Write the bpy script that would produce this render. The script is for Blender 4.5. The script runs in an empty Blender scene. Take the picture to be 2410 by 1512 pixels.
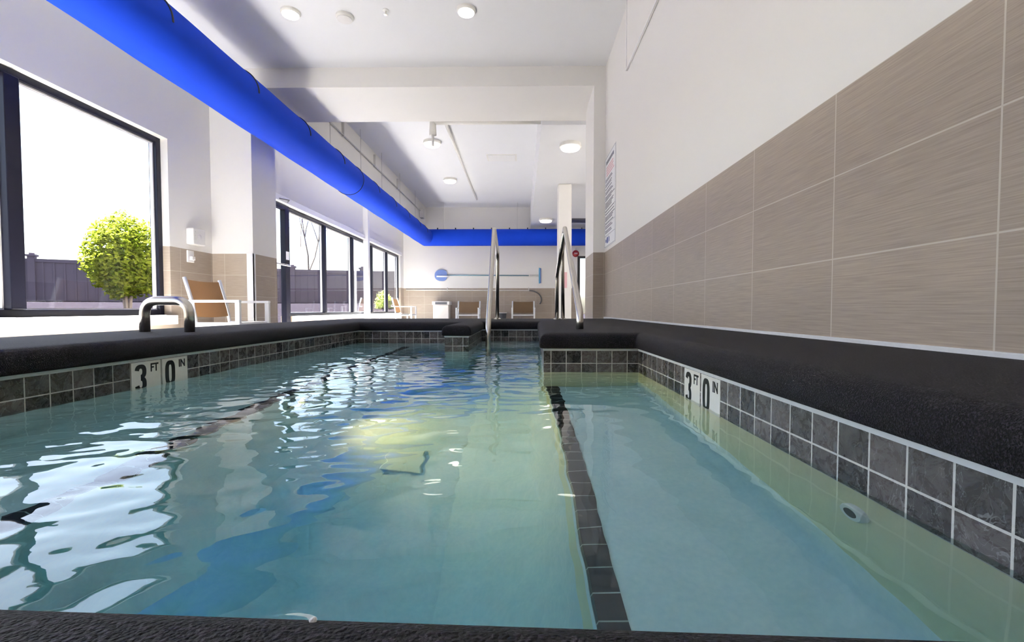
import bpy, bmesh, math, random
from mathutils import Vector, Matrix, noise
from mathutils.geometry import intersect_point_line

random.seed(7)
sc = bpy.context.scene
COL = sc.collection
PI = math.pi
CAMH = 0.318                      # camera height above the water (water surface is z = 0)
def H(h): return CAMH + h         # height relative to the lens
DECK = 0.20
FLOOR = -0.235
TILE_TOP = 1.131

# ------------------------------------------------------------------ materials
def new_mat(name):
    m = bpy.data.materials.new(name); m.use_nodes = True
    nt = m.node_tree; nt.nodes.clear()
    return m, nt, nt.nodes, nt.links
def out(nd, ln, shader, vol=None, disp=None):
    o = nd.new('ShaderNodeOutputMaterial')
    if shader is not None: ln.new(shader, o.inputs['Surface'])
    if vol is not None: ln.new(vol, o.inputs['Volume'])
    return o
def rgb(c): return (c[0], c[1], c[2], 1.0)
def principled(nd, col=None, rough=.5, metal=0., spec=.5):
    p = nd.new('ShaderNodeBsdfPrincipled')
    if col is not None: p.inputs['Base Color'].default_value = rgb(col)
    p.inputs['Roughness'].default_value = rough
    p.inputs['Metallic'].default_value = metal
    p.inputs['Specular IOR Level'].default_value = spec
    return p
def plain(name, col, rough=.5, metal=0., spec=.5, var=0.06, vscale=14., bump=0.0, bscale=200.):
    m, nt, nd, ln = new_mat(name)
    p = principled(nd, col, rough, metal, spec)
    tc = nd.new('ShaderNodeTexCoord')
    n = nd.new('ShaderNodeTexNoise'); n.inputs['Scale'].default_value = vscale
    n.inputs['Detail'].default_value = 4
    ln.new(tc.outputs['Object'], n.inputs['Vector'])
    mx = nd.new('ShaderNodeMix'); mx.data_type = 'RGBA'
    mx.inputs[6].default_value = rgb([max(0, c*(1-var)) for c in col])
    mx.inputs[7].default_value = rgb([min(1, c*(1+var)) for c in col])
    ln.new(n.outputs['Fac'], mx.inputs[0]); ln.new(mx.outputs[2], p.inputs['Base Color'])
    if bump:
        b = nd.new('ShaderNodeBump'); b.inputs['Strength'].default_value = bump
        b.inputs['Distance'].default_value = .002
        n2 = nd.new('ShaderNodeTexNoise'); n2.inputs['Scale'].default_value = bscale
        ln.new(tc.outputs['Object'], n2.inputs['Vector'])
        ln.new(n2.outputs['Fac'], b.inputs['Height']); ln.new(b.outputs['Normal'], p.inputs['Normal'])
    out(nd, ln, p.outputs[0])
    return m
def math_node(nd, ln, op, a, b=None):
    n = nd.new('ShaderNodeMath'); n.operation = op
    for i, v in enumerate((a, b)):
        if v is None: continue
        if isinstance(v, (int, float)): n.inputs[i].default_value = v
        else: ln.new(v, n.inputs[i])
    return n.outputs[0]
def combine(nd, ln, x, y, z=0.0):
    c = nd.new('ShaderNodeCombineXYZ')
    for i, v in enumerate((x, y, z)):
        if isinstance(v, (int, float)): c.inputs[i].default_value = v
        else: ln.new(v, c.inputs[i])
    return c.outputs[0]
def mixc(nd, ln, f, a, b):
    mx = nd.new('ShaderNodeMix'); mx.data_type = 'RGBA'
    for i, v in ((0, f), (6, a), (7, b)):
        if isinstance(v, (int, float)): mx.inputs[i].default_value = v
        elif isinstance(v, (tuple, list)): mx.inputs[i].default_value = rgb(v)
        else: ln.new(v, mx.inputs[i])
    return mx.outputs[2]

PAINT = (.83, .805, .765)
def wall_material():
    """painted plaster above, stacked wide beige porcelain tiles below TILE_TOP"""
    m, nt, nd, ln = new_mat('painted_wall_over_beige_tile')
    g = nd.new('ShaderNodeNewGeometry')
    sp = nd.new('ShaderNodeSeparateXYZ'); ln.new(g.outputs['Position'], sp.inputs[0])
    sn = nd.new('ShaderNodeSeparateXYZ'); ln.new(g.outputs['True Normal'], sn.inputs[0])
    ax = math_node(nd, ln, 'GREATER_THAN', math_node(nd, ln, 'ABSOLUTE', sn.outputs[0]), .5)
    mxu = nd.new('ShaderNodeMix'); mxu.data_type = 'FLOAT'
    ln.new(ax, mxu.inputs[0]); ln.new(sp.outputs[0], mxu.inputs[2]); ln.new(sp.outputs[1], mxu.inputs[3])
    u = math_node(nd, ln, 'ADD', mxu.outputs[0], 61.0 - 1.17)
    v = math_node(nd, ln, 'ADD', sp.outputs[2], 31.1 - TILE_TOP)
    br = nd.new('ShaderNodeTexBrick'); br.offset = 0.0; br.squash = 1.0
    br.inputs['Scale'].default_value = 1.0
    br.inputs['Brick Width'].default_value = .61
    br.inputs['Row Height'].default_value = .311
    br.inputs['Mortar Size'].default_value = .0027
    br.inputs['Mortar Smooth'].default_value = .1
    br.inputs['Color1'].default_value = rgb((.340, .277, .220))
    br.inputs['Color2'].default_value = rgb((.372, .304, .242))
    br.inputs['Mortar'].default_value = rgb((.52, .47, .405))
    ln.new(combine(nd, ln, u, v), br.inputs['Vector'])
    st = nd.new('ShaderNodeTexNoise'); st.inputs['Scale'].default_value = 1.0
    st.inputs['Detail'].default_value = 5; st.inputs['Roughness'].default_value = .65
    ln.new(combine(nd, ln, math_node(nd, ln, 'MULTIPLY', u, 5.), math_node(nd, ln, 'MULTIPLY', v, 230.)), st.inputs['Vector'])
    rmp = nd.new('ShaderNodeMapRange'); ln.new(st.outputs['Fac'], rmp.inputs[0])
    rmp.inputs[1].default_value = .3; rmp.inputs[2].default_value = .7
    rmp.inputs[3].default_value = .78; rmp.inputs[4].default_value = 1.2
    vm = nd.new('ShaderNodeVectorMath'); vm.operation = 'MULTIPLY'
    ln.new(br.outputs['Color'], vm.inputs[0]); ln.new(rmp.outputs[0], vm.inputs[1])
    tilec = mixc(nd, ln, br.outputs['Fac'], vm.outputs[0], br.outputs['Color'])
    above = math_node(nd, ln, 'GREATER_THAN', sp.outputs[2], TILE_TOP)
    colr = mixc(nd, ln, above, tilec, PAINT)
    p = principled(nd, None, .5)
    ln.new(colr, p.inputs['Base Color'])
    rg = nd.new('ShaderNodeMix'); rg.data_type = 'FLOAT'
    ln.new(above, rg.inputs[0]); rg.inputs[2].default_value = .38; rg.inputs[3].default_value = .6
    ln.new(rg.outputs[0], p.inputs['Roughness'])
    bp = nd.new('ShaderNodeBump'); bp.inputs['Strength'].default_value = .35; bp.inputs['Distance'].default_value = .002
    bp.invert = True
    hh = math_node(nd, ln, 'MULTIPLY', br.outputs['Fac'], math_node(nd, ln, 'SUBTRACT', 1.0, above))
    ln.new(hh, bp.inputs['Height']); ln.new(bp.outputs['Normal'], p.inputs['Normal'])
    out(nd, ln, p.outputs[0])
    return m

def band_material():
    """dark slate mosaic of the waterline, UV in metres (u along the wall, v = height)"""
    m, nt, nd, ln = new_mat('slate_waterline_tile')
    uv = nd.new('ShaderNodeUVMap')
    sp = nd.new('ShaderNodeSeparateXYZ'); ln.new(uv.outputs[0], sp.inputs[0])
    u = math_node(nd, ln, 'ADD', sp.outputs[0], .078*200)
    v = math_node(nd, ln, 'ADD', sp.outputs[1], .066*50 - .042)
    br = nd.new('ShaderNodeTexBrick'); br.offset = 0.0
    br.inputs['Scale'].default_value = 1.0
    br.inputs['Brick Width'].default_value = .078
    br.inputs['Row Height'].default_value = .066
    br.inputs['Mortar Size'].default_value = .0021
    br.inputs['Mortar Smooth'].default_value = .1
    br.inputs['Color1'].default_value = rgb((.018, .016, .017))
    br.inputs['Color2'].default_value = rgb((.120, .100, .094))
    br.inputs['Mortar'].default_value = rgb((.62, .60, .56))
    ln.new(combine(nd, ln, u, v), br.inputs['Vector'])
    n = nd.new('ShaderNodeTexNoise'); n.inputs['Scale'].default_value = 28; n.inputs['Detail'].default_value = 8
    n.inputs['Roughness'].default_value = .72; n.inputs['Distortion'].default_value = 1.2
    ln.new(combine(nd, ln, u, v), n.inputs['Vector'])
    rm = nd.new('ShaderNodeMapRange'); ln.new(n.outputs['Fac'], rm.inputs[0])
    rm.inputs[1].default_value = .48; rm.inputs[2].default_value = .8; rm.inputs[3].default_value = 0; rm.inputs[4].default_value = .45
    # thin pale scratches
    n2 = nd.new('ShaderNodeTexNoise'); n2.inputs['Scale'].default_value = 9; n2.inputs['Detail'].default_value = 3; n2.inputs['Distortion'].default_value = 2.5
    ln.new(combine(nd, ln, math_node(nd, ln, 'MULTIPLY', u, 2.0), v), n2.inputs['Vector'])
    d = math_node(nd, ln, 'ABSOLUTE', math_node(nd, ln, 'SUBTRACT', n2.outputs['Fac'], .5))
    sc_ = math_node(nd, ln, 'MULTIPLY', math_node(nd, ln, 'LESS_THAN', d, .006), .35)
    mort = br.outputs['Fac']
    tcol = mixc(nd, ln, rm.outputs[0], br.outputs['Color'], (.26, .245, .24))
    tcol = mixc(nd, ln, sc_, tcol, (.4, .4, .4))
    tcol = mixc(nd, ln, mort, tcol, br.outputs['Color'])
    p = principled(nd, None, .35)
    ln.new(tcol, p.inputs['Base Color'])
    rg = nd.new('ShaderNodeMapRange'); ln.new(n.outputs['Fac'], rg.inputs[0]); rg.inputs[3].default_value = .14; rg.inputs[4].default_value = .42
    ln.new(rg.outputs[0], p.inputs['Roughness'])
    bp = nd.new('ShaderNodeBump'); bp.inputs['Strength'].default_value = .5; bp.inputs['Distance'].default_value = .0025
    hh = math_node(nd, ln, 'SUBTRACT', math_node(nd, ln, 'MULTIPLY', n.outputs['Fac'], .5), mort)
    ln.new(hh, bp.inputs['Height']); ln.new(bp.outputs['Normal'], p.inputs['Normal'])
    out(nd, ln, p.outputs[0])
    return m

def coping_material():
    m, nt, nd, ln = new_mat('charcoal_pebbled_rubber')
    tc = nd.new('ShaderNodeTexCoord')
    v = nd.new('ShaderNodeTexVoronoi'); v.inputs['Scale'].default_value = 480
    ln.new(tc.outputs['Object'], v.inputs['Vector'])
    n = nd.new('ShaderNodeTexNoise'); n.inputs['Scale'].default_value = 330; n.inputs['Detail'].default_value = 4
    ln.new(tc.outputs['Object'], n.inputs['Vector'])
    cr = nd.new('ShaderNodeMapRange'); ln.new(n.outputs['Fac'], cr.inputs[0]); cr.inputs[1].default_value = .50; cr.inputs[2].default_value = .62
    col = mixc(nd, ln, cr.outputs[0], (.003, .0025, .003), (.030, .0235, .034))
    p = principled(nd, None, .7, 0, .22)
    ln.new(col, p.inputs['Base Color']); p.inputs['Sheen Weight'].default_value = .03
    b = nd.new('ShaderNodeBump'); b.inputs['Strength'].default_value = .9; b.inputs['Distance'].default_value = .0026
    ln.new(math_node(nd, ln, 'ADD', n.outputs['Fac'], math_node(nd, ln, 'MULTIPLY', v.outputs['Distance'], -.5)), b.inputs['Height'])
    ln.new(b.outputs['Normal'], p.inputs['Normal'])
    out(nd, ln, p.outputs[0])
    return m

def plaster_material():
    m, nt, nd, ln = new_mat('pale_pool_plaster')
    tc = nd.new('ShaderNodeTexCoord')
    n = nd.new('ShaderNodeTexNoise'); n.inputs['Scale'].default_value = 5; n.inputs['Detail'].default_value = 7
    n.inputs['Roughness'].default_value = .62
    ln.new(tc.outputs['Object'], n.inputs['Vector'])
    n3 = nd.new('ShaderNodeTexNoise'); n3.inputs['Scale'].default_value = 70; n3.inputs['Detail'].default_value = 3
    ln.new(tc.outputs['Object'], n3.inputs['Vector'])
    f = math_node(nd, ln, 'ADD', math_node(nd, ln, 'MULTIPLY', n.outputs['Fac'], .7), math_node(nd, ln, 'MULTIPLY', n3.outputs['Fac'], .3))
    r = nd.new('ShaderNodeMapRange'); ln.new(f, r.inputs[0]); r.inputs[1].default_value = .36; r.inputs[2].default_value = .64
    col = mixc(nd, ln, r.outputs[0], (.70, .78, .80), (.87, .90, .89))
    p = principled(nd, None, .7); ln.new(col, p.inputs['Base Color'])
    out(nd, ln, p.outputs[0])
    return m

def nosing_material():
    m, nt, nd, ln = new_mat('black_nosing_tile')
    uv = nd.new('ShaderNodeUVMap'); sp = nd.new('ShaderNodeSeparateXYZ'); ln.new(uv.outputs[0], sp.inputs[0])
    br = nd.new('ShaderNodeTexBrick'); br.offset = 0
    br.inputs['Scale'].default_value = 1; br.inputs['Brick Width'].default_value = .066; br.inputs['Row Height'].default_value = .5
    br.inputs['Mortar Size'].default_value = .0016
    br.inputs['Color1'].default_value = rgb((.012, .014, .022)); br.inputs['Color2'].default_value = rgb((.022, .024, .034))
    br.inputs['Mortar'].default_value = rgb((.42, .47, .45))
    ln.new(combine(nd, ln, math_node(nd, ln, 'ADD', sp.outputs[0], .66), .25), br.inputs['Vector'])
    p = principled(nd, None, .3); ln.new(br.outputs['Color'], p.inputs['Base Color'])
    out(nd, ln, p.outputs[0])
    return m

def water_material():
    m, nt, nd, ln = new_mat('pool_water')
    g = nd.new('ShaderNodeBsdfGlass'); g.inputs['IOR'].default_value = 1.333; g.inputs['Roughness'].default_value = 0
    g.inputs['Color'].default_value = (1, 1, 1, 1)
    va = nd.new('ShaderNodeVolumeAbsorption')
    va.inputs['Color'].default_value = rgb((.36, .80, .90)); va.inputs['Density'].default_value = 1.1
    out(nd, ln, g.outputs[0], va.outputs[0])
    return m

def glass_material():
    m, nt, nd, ln = new_mat('window_glass')
    fr = nd.new('ShaderNodeFresnel'); g = nd.new('ShaderNodeNewGeometry')
    ln.new(math_node(nd, ln, 'SUBTRACT', 1.35, math_node(nd, ln, 'MULTIPLY', g.outputs['Backfacing'], 1.35-1/1.35)), fr.inputs['IOR'])
    t = nd.new('ShaderNodeBsdfTransparent'); t.inputs['Color'].default_value = (.97, .98, .98, 1)
    gl = nd.new('ShaderNodeBsdfGlossy'); gl.inputs['Roughness'].default_value = 0.0
    mx = nd.new('ShaderNodeMixShader')
    ln.new(fr.outputs[0], mx.inputs[0]); ln.new(t.outputs[0], mx.inputs[1]); ln.new(gl.outputs[0], mx.inputs[2])
    out(nd, ln, mx.outputs[0])
    return m

def emit_material(name, col, s):
    m, nt, nd, ln = new_mat(name)
    e = nd.new('ShaderNodeEmission'); e.inputs['Color'].default_value = rgb(col); e.inputs['Strength'].default_value = s
    out(nd, ln, e.outputs[0])
    return m

def leaf_material(name, a, b):
    m, nt, nd, ln = new_mat(name)
    g = nd.new('ShaderNodeNewGeometry')
    n = nd.new('ShaderNodeTexNoise'); n.inputs['Scale'].default_value = 7
    ln.new(g.outputs['Position'], n.inputs['Vector'])
    r = nd.new('ShaderNodeMapRange'); ln.new(n.outputs['Fac'], r.inputs[0]); r.inputs[1].default_value = .35; r.inputs[2].default_value = .65
    col = mixc(nd, ln, r.outputs[0], a, b)
    d = nd.new('ShaderNodeBsdfDiffuse'); ln.new(col, d.inputs[0])
    t = nd.new('ShaderNodeBsdfTranslucent'); ln.new(col, t.inputs[0])
    mx = nd.new('ShaderNodeMixShader'); mx.inputs[0].default_value = .45
    ln.new(d.outputs[0], mx.inputs[1]); ln.new(t.outputs[0], mx.inputs[2])
    out(nd, ln, mx.outputs[0])
    return m

M = dict(
    wall=wall_material(), band=band_material(), coping=coping_material(), plaster=plaster_material(),
    cream=plain('cream_wall_plaster_and_lit_riser', (.80, .77, .56), .6, var=.08, vscale=12), nosing=nosing_material(), water=water_material(), glass=glass_material(),
    ceiling=plain('white_ceiling_paint', (.85, .85, .855), .7, var=.015, vscale=3),
    paint=plain('white_wall_paint', PAINT, .6, var=.015, vscale=3),
    trim=plain('white_trim_paint', (.86, .85, .83), .4, var=.02),
    grout=plain('pale_grout', (.66, .66, .66), .6, var=.1, vscale=40),
    floor=plain('beige_floor_tile', (.74, .72, .70), .35, var=.08, vscale=5),
    duct=plain('royal_blue_duct_fabric', (.005, .052, .57), .8, spec=.2, var=.08, vscale=3, bump=.15, bscale=60),
    black=plain('black_strap', (.01, .01, .012), .5),
    frame=plain('dark_bronze_aluminium', (.009, .009, .018), .35, 0, .25),
    steel=plain('brushed_stainless', (.58, .55, .50), .27, 1.0),
    alu=plain('white_powder_coat', (.80, .80, .79), .35),
    sling=plain('tan_mesh_sling', (.33, .215, .12), .7, var=.1, vscale=120),
    marker=plain('white_marker_tile', (.80, .77, .71), .3, var=.05, vscale=60),
    ink=plain('black_marker_ink', (.008, .008, .01), .4),
    signw=plain('white_sign_board', (.86, .86, .87), .4, var=.01),
    signk=plain('dark_sign_print', (.10, .10, .14), .5),
    signr=plain('pink_sign_print', (.72, .42, .45), .5),
    signb=plain('blue_sign_print', (.05, .08, .30), .5),
    red=plain('red_alarm_enamel', (.30, .008, .014), .35),
    lens=emit_material('lit_lamp_lens', (1, .95, .86), 3.2),
    lampbody=plain('white_lamp_body', (.82, .80, .74), .4),
    yellowlens=emit_material('added_lamp_lens', (1, .70, .30), .8),
    offlens=plain('grey_disc_plastic', (.72, .70, .68), .5),
    grey=plain('light_grey_plastic', (.60, .58, .56), .45),
    darkgrey=plain('dark_grey_plastic', (.10, .10, .11), .45),
    binbody=plain('off_white_bin', (.74, .69, .64), .5),
    netblue=plain('blue_net_mesh', (.16, .24, .52), .6, var=.2, vscale=50),
    brushblue=plain('blue_brush_plastic', (.10, .33, .52), .5),
    pole=plain('pale_blue_pole', (.22, .34, .40), .35),
    fence=plain('purple_brown_fence_boards', (.068, .049, .070), .7, var=.15, vscale=3),
    ground=plain('pale_concrete_paving', (.22, .21, .21), .8, var=.08, vscale=2),
    gravel=plain('grey_gravel', (.011, .0095, .0125), .9, spec=0., var=.9, vscale=18, bump=.8, bscale=25),
    bark=plain('grey_bark', (.20, .16, .13), .8, var=.2),
    leaf=leaf_material('lime_green_leaf', (.07, .105, .005), (.25, .28, .028)),
    leaf2=leaf_material('olive_leaf', (.22, .30, .06), (.45, .52, .14)),
    drain=plain('cream_drain_plastic', (.97, .95, .86), .5, var=.01),
    jet=plain('white_jet_plastic', (.85, .86, .85), .4),
)

# ------------------------------------------------------------------ mesh helpers
def link(name, bm, mat, parent=None, smooth=False, angle=None):
    me = bpy.data.meshes.new(name); bm.normal_update(); bm.to_mesh(me); bm.free()
    o = bpy.data.objects.new(name, me); COL.objects.link(o)
    if mat is not None: me.materials.append(mat)
    if smooth or angle:
        for p in me.polygons: p.use_smooth = True
        if angle:
            me.set_sharp_from_angle(angle=math.radians(angle))
    if parent is not None: o.parent = parent
    return o
def tag(o, label=None, cat=None, group=None, kind=None):
    if label: o['label'] = label
    if cat: o['category'] = cat
    if group: o['group'] = group
    if kind: o['kind'] = kind
    return o
def empty(name, loc, label, cat, group=None, rotz=0.0):
    o = bpy.data.objects.new(name, None); COL.objects.link(o)
    o.empty_display_size = .1
    o.location = loc; o.rotation_euler = (0, 0, rotz)
    return tag(o, label, cat, group)
def box(bm, x0, x1, y0, y1, z0, z1, bev=0.0, seg=2):
    vs = [bm.verts.new(c) for c in ((x0,y0,z0),(x1,y0,z0),(x1,y1,z0),(x0,y1,z0),(x0,y0,z1),(x1,y0,z1),(x1,y1,z1),(x0,y1,z1))]
    fs = [bm.faces.new([vs[i] for i in q]) for q in ((3,2,1,0),(4,5,6,7),(0,1,5,4),(1,2,6,5),(2,3,7,6),(3,0,4,7))]
    if bev > 0:
        es = list({e for f in fs for e in f.edges})
        bmesh.ops.bevel(bm, geom=es, offset=bev, segments=seg, affect='EDGES', profile=.5)
    return bm
def B(*a, **k): return box(bmesh.new(), *a, **k)
def frame_at(d):
    d = d.normalized(); up = Vector((0,0,1)) if abs(d.z) < .95 else Vector((1,0,0))
    s = d.cross(up).normalized(); return s, s.cross(d).normalized()
def tube(bm, pts, r, n=12, caps=True, closed=False):
    pts = [Vector(p) for p in pts]; rings = []
    N = len(pts); s = None
    for i, p in enumerate(pts):
        a = pts[i-1] if (i > 0 or closed) else p
        b = pts[(i+1) % N] if (i < N-1 or closed) else p
        d = (b-a).normalized()
        if s is None: s, t = frame_at(d)
        else:
            s = (s - d*s.dot(d)).normalized(); t = s.cross(d).normalized()
        rr = r[i] if isinstance(r, (list, tuple)) else r
        rings.append([bm.verts.new(p + (s*math.cos(2*PI*k/n) + t*math.sin(2*PI*k/n))*rr) for k in range(n)])
    M_ = N if closed else N-1
    for i in range(M_):
        a, b = rings[i], rings[(i+1) % N]
        for k in range(n): bm.faces.new((a[k], a[(k+1)%n], b[(k+1)%n], b[k]))
    if caps and not closed:
        bm.faces.new(rings[0][::-1]); bm.faces.new(rings[-1])
    return bm
def fillet(pts, r, n=6):
    """round the corners of a polyline"""
    pts = [Vector(p) for p in pts]; res = [pts[0]]
    for i in range(1, len(pts)-1):
        p = pts[i]; a = pts[i-1]-p; b = pts[i+1]-p
        la, lb = a.length, b.length; a.normalize(); b.normalize()
        ang = a.angle(b); rr = r[i-1] if isinstance(r, (list, tuple)) else r
        t = min(rr/math.tan(ang/2), la*.48, lb*.48)
        p0, p1 = p+a*t, p+b*t
        for k in range(n+1):
            u = k/n
            res.append((1-u)**2*p0 + 2*u*(1-u)*p + u*u*p1)
    res.append(pts[-1]); return res
def lathe(bm, prof, n=28, axis='Z', loc=(0,0,0)):
    """prof: list of (radius, height)"""
    L = Vector(loc); rings = []
    for r, h in prof:
        ring = []
        for k in range(n):
            c, s = math.cos(2*PI*k/n)*r, math.sin(2*PI*k/n)*r
            v = {'Z': (c, s, h), 'Y': (c, h, s), 'X': (h, c, s)}[axis]
            ring.append(bm.verts.new(L+Vector(v)))
        rings.append(ring)
    for a, b in zip(rings, rings[1:]):
        for k in range(n):
            bm.faces.new((a[k], a[(k+1)%n], b[(k+1)%n], b[k]))
    bm.faces.new(rings[0][::-1]); bm.faces.new(rings[-1])
    bmesh.ops.recalc_face_normals(bm, faces=bm.faces[:])
    return bm
def struct(name, bm, mat, parent=None, **k):
    o = link(name, bm, mat, parent, **k)
    if parent is None: o['kind'] = 'structure'
    return o
def text_mesh(name, s, size, mat, parent, loc, rot, bold=0.0, sx=1.0, depth=.0006):
    cu = bpy.data.curves.new(name+'_curve', 'FONT'); cu.body = s; cu.size = size; cu.offset = bold; cu.extrude = depth
    cu.align_x = 'CENTER'; cu.align_y = 'BOTTOM_BASELINE'
    tmp = bpy.data.objects.new('tmp_text', cu); COL.objects.link(tmp)
    dg = bpy.context.evaluated_depsgraph_get()
    me = bpy.data.meshes.new_from_object(tmp.evaluated_get(dg))
    bpy.data.objects.remove(tmp); bpy.data.curves.remove(cu)
    me.transform(Matrix.Diagonal((sx, 1, 1, 1)))
    me.materials.clear(); me.materials.append(mat)
    o = bpy.data.objects.new(name, me); COL.objects.link(o)
    o.parent = parent; o.location = loc; o.rotation_euler = rot
    return o

# ------------------------------------------------------------------ camera
cam = bpy.data.cameras.new('camera'); co = bpy.data.objects.new('camera', cam); COL.objects.link(co)
F = 1085.0
cam.sensor_width = 36; cam.sensor_fit = 'HORIZONTAL'; cam.lens = F*36/2410
PX, PY = 1212, 765
cam.shift_x = -(PX-1205)/2410; cam.shift_y = (PY-756)/2410
cam.clip_start = .02; cam.clip_end = 400
co.location = (0, 0, CAMH)
yaw = math.atan((1227-PX)/F); pitch = math.atan((PY-729)/F)
co.rotation_euler = (PI/2 - pitch, 0, yaw)
sc.camera = co

# ------------------------------------------------------------------ room shell
XL, XR, YB, YF = -4.5, 1.185, -2.4, 17.6
W = M['wall']
bm = B(XL-.2, -2.2, YB-.2, YF+.2, FLOOR-.15, FLOOR); box(bm, -2.2, 5.2, 6.0, YF+.2, FLOOR-.15, FLOOR); box(bm, -2.2, 1.4, YB-.2, -1.3, FLOOR-.15, FLOOR)
struct('floor', bm, M['floor'])
bm = B(XL-.2, 1.4, YB-.2, 6.62, H(3.42), H(3.42)+.6)
box(bm, -3.63, .34, 7.78, YF+.2, H(3.88), H(3.88)+.2)
struct('ceiling', bm, M['ceiling'])
# portal beam + right pilaster
struct('trim_1', B(XL-.2, 1.4, 6.6, 7.8, H(3.145), H(4.3)), M['paint']).name = 'trim_1'
struct('trim_2', B(1.02, 1.4, 6.6, 7.25, FLOOR, H(3.145)), W)
# low soffit on the right, bulkhead above the far windows
bm = B(.34, 5.2, 7.8, YF+.2, H(3.08), H(4.1))
struct('trim_3', bm, M['ceiling'])
bm = B(XL-.2, -3.63, 7.8, YF+.2, H(3.0), H(4.1))
struct('trim_4', bm, M['paint'])
# right wall
struct('wall_right', B(XR, XR+.25, YB-.2, 6.62, FLOOR, H(3.5)), W)
bm = B(1.02, 5.2, 7.25, 7.4, FLOOR, H(3.1)); box(bm, 5.0, 5.2, 7.25, YF+.2, FLOOR, H(3.1))
struct('wall_side', bm, W)
struct('wall_back', B(XL-.2, XR+.25, YB-.2, YB, FLOOR, H(3.5)), W)
# far wall with a glazed door opening
DX0, DX1, DZ = 2.13, 3.05, H(2.03)
bm = B(XL-.2, DX0, YF, YF+.2, FLOOR, H(4.0)); box(bm, DX1, 5.2, YF, YF+.2, FLOOR, H(4.0)); box(bm, DX0, DX1, YF, YF+.2, DZ, H(4.0))
struct('wall_far', bm, W)
# left wall: bands below and above the glazing, piers between
W1A, W1B, S1, T1 = -1.9, 5.87, H(-.04), H(2.17)
D2A, D2B = 8.05, 8.98
W2A, W2B, S2, T2 = 8.98, 17.15, H(-.10), H(2.02)
bm = B(XL-.22, XL, YB-.2, W1A, FLOOR, H(3.5))
box(bm, XL-.22, XL, W1A, W1B, FLOOR, S1-.03); box(bm, XL-.22, XL, W1A, W1B, T1, H(3.5))
box(bm, XL-.22, XL, W1B, D2A, FLOOR, H(3.5))
box(bm, XL-.22, XL, D2A, D2B, T2, H(3.9)); box(bm, XL-.22, XL, W2A, W2B, FLOOR, S2-.03)
box(bm, XL-.22, XL, D2B, W2B, T2, H(3.9)); box(bm, XL-.22, XL, W2B, YF+.2, FLOOR, H(3.9))
box(bm, XL-.22, XL, 6.4, D2A, H(3.4), H(3.9))
struct('wall_left', bm, W)
# pilaster between the windows, with a white corner guard
struct('trim_5', B(XL-.02, -3.9, 6.68, 7.33, FLOOR, H(3.145)), W)
bm = B(-3.99, -3.888, 6.668, 6.68, FLOOR, TILE_TOP); box(bm, -3.9, -3.888, 6.668, 6.72, FLOOR, TILE_TOP)
struct('trim_6', bm, M['trim'])
# sills, head rail, caulk line
struct('trim_7', B(XL-.2, XL+.045, W1A, W1B+.06, S1-.15, S1-.03, bev=.006), M['trim'])
struct('trim_8', B(XL-.2, XL+.045, W2A+.02, W2B+.05, S2-.13, S2-.03, bev=.006), M['trim'])
struct('trim_9', B(XL-.02, XL+.06, D2A, W2B+.05, T2-.02, T2+.10, bev=.012), M['trim'])
struct('trim_10', B(XR-.012, XR+.01, .0, 6.6, DECK-.02, DECK+.014, bev=.003), M['grout'])
# thin white pillar in front of the far glazing
struct('trim_11', B(XL-.0, XL+.14, 13.12, 13.27, FLOOR, H(3.0)), M['trim'])

# ---- windows
def glazing(root, y0, y1, z0, z1, mull, x, fw=.05, mw=.06, depth=.10):
    bm = B(x-depth/2, x+depth/2, y0, y0+fw, z0, z1, bev=.004)
    box(bm, x-depth/2, x+depth/2, y1-fw, y1, z0, z1, bev=.004)
    box(bm, x-depth/2, x+depth/2, y0+fw, y1-fw, z0, z0+fw, bev=.004)
    box(bm, x-depth/2, x+depth/2, y0+fw, y1-fw, z1-fw, z1, bev=.004)
    link('window_frame', bm, M['frame'], root)
    ys = [y0+fw] + list(mull) + [y1-fw]
    for m_ in mull:
        link('mullion', B(x-depth/2, x+depth/2+.03, m_-mw/2, m_+mw/2, z0+fw, z1-fw, bev=.006), M['frame'], root)
    for a, b in zip(ys, ys[1:]):
        a2 = a+(mw/2 if a in mull else 0); b2 = b-(mw/2 if b in mull else 0)
        bm = B(x-.03, x+.01, a2, a2+.014, z0+fw, z1-fw); box(bm, x-.03, x+.01, b2-.014, b2, z0+fw, z1-fw)
        box(bm, x-.03, x+.01, a2+.014, b2-.014, z0+fw, z0+fw+.014); box(bm, x-.03, x+.01, a2+.014, b2-.014, z1-fw-.014, z1-fw)
        link('glazing_bead', bm, M['grey'], root)
        bm = B(x-.012, x-.006, a2+.002, b2-.002, z0+fw, z1-fw)
        link('pane', bm, M['glass'], root)
w = empty('window_1', (XL-.1, 2, S1), None, None); w['kind'] = 'structure'
def reparent_glazing(w, *a, **k):
    before = set(COL.objects); glazing(None, *a, **k)
    for o in set(COL.objects)-before:
        o.data.transform(Matrix.Translation(-w.location)); o.parent = w
reparent_glazing(w, W1A, W1B, S1-.03, T1, [-.15, 1.6, 2.42 if False else 4.13], XL-.14, fw=.07, mw=.13)
w2 = empty('window_2', (XL-.1, 12, S2), None, None); w2['kind'] = 'structure'
reparent_glazing(w2, W2A, W2B, S2-.03, T2-.02, [10.68, 12.44, 14.05, 15.63], XL-.12, fw=.06, mw=.09)

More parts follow.
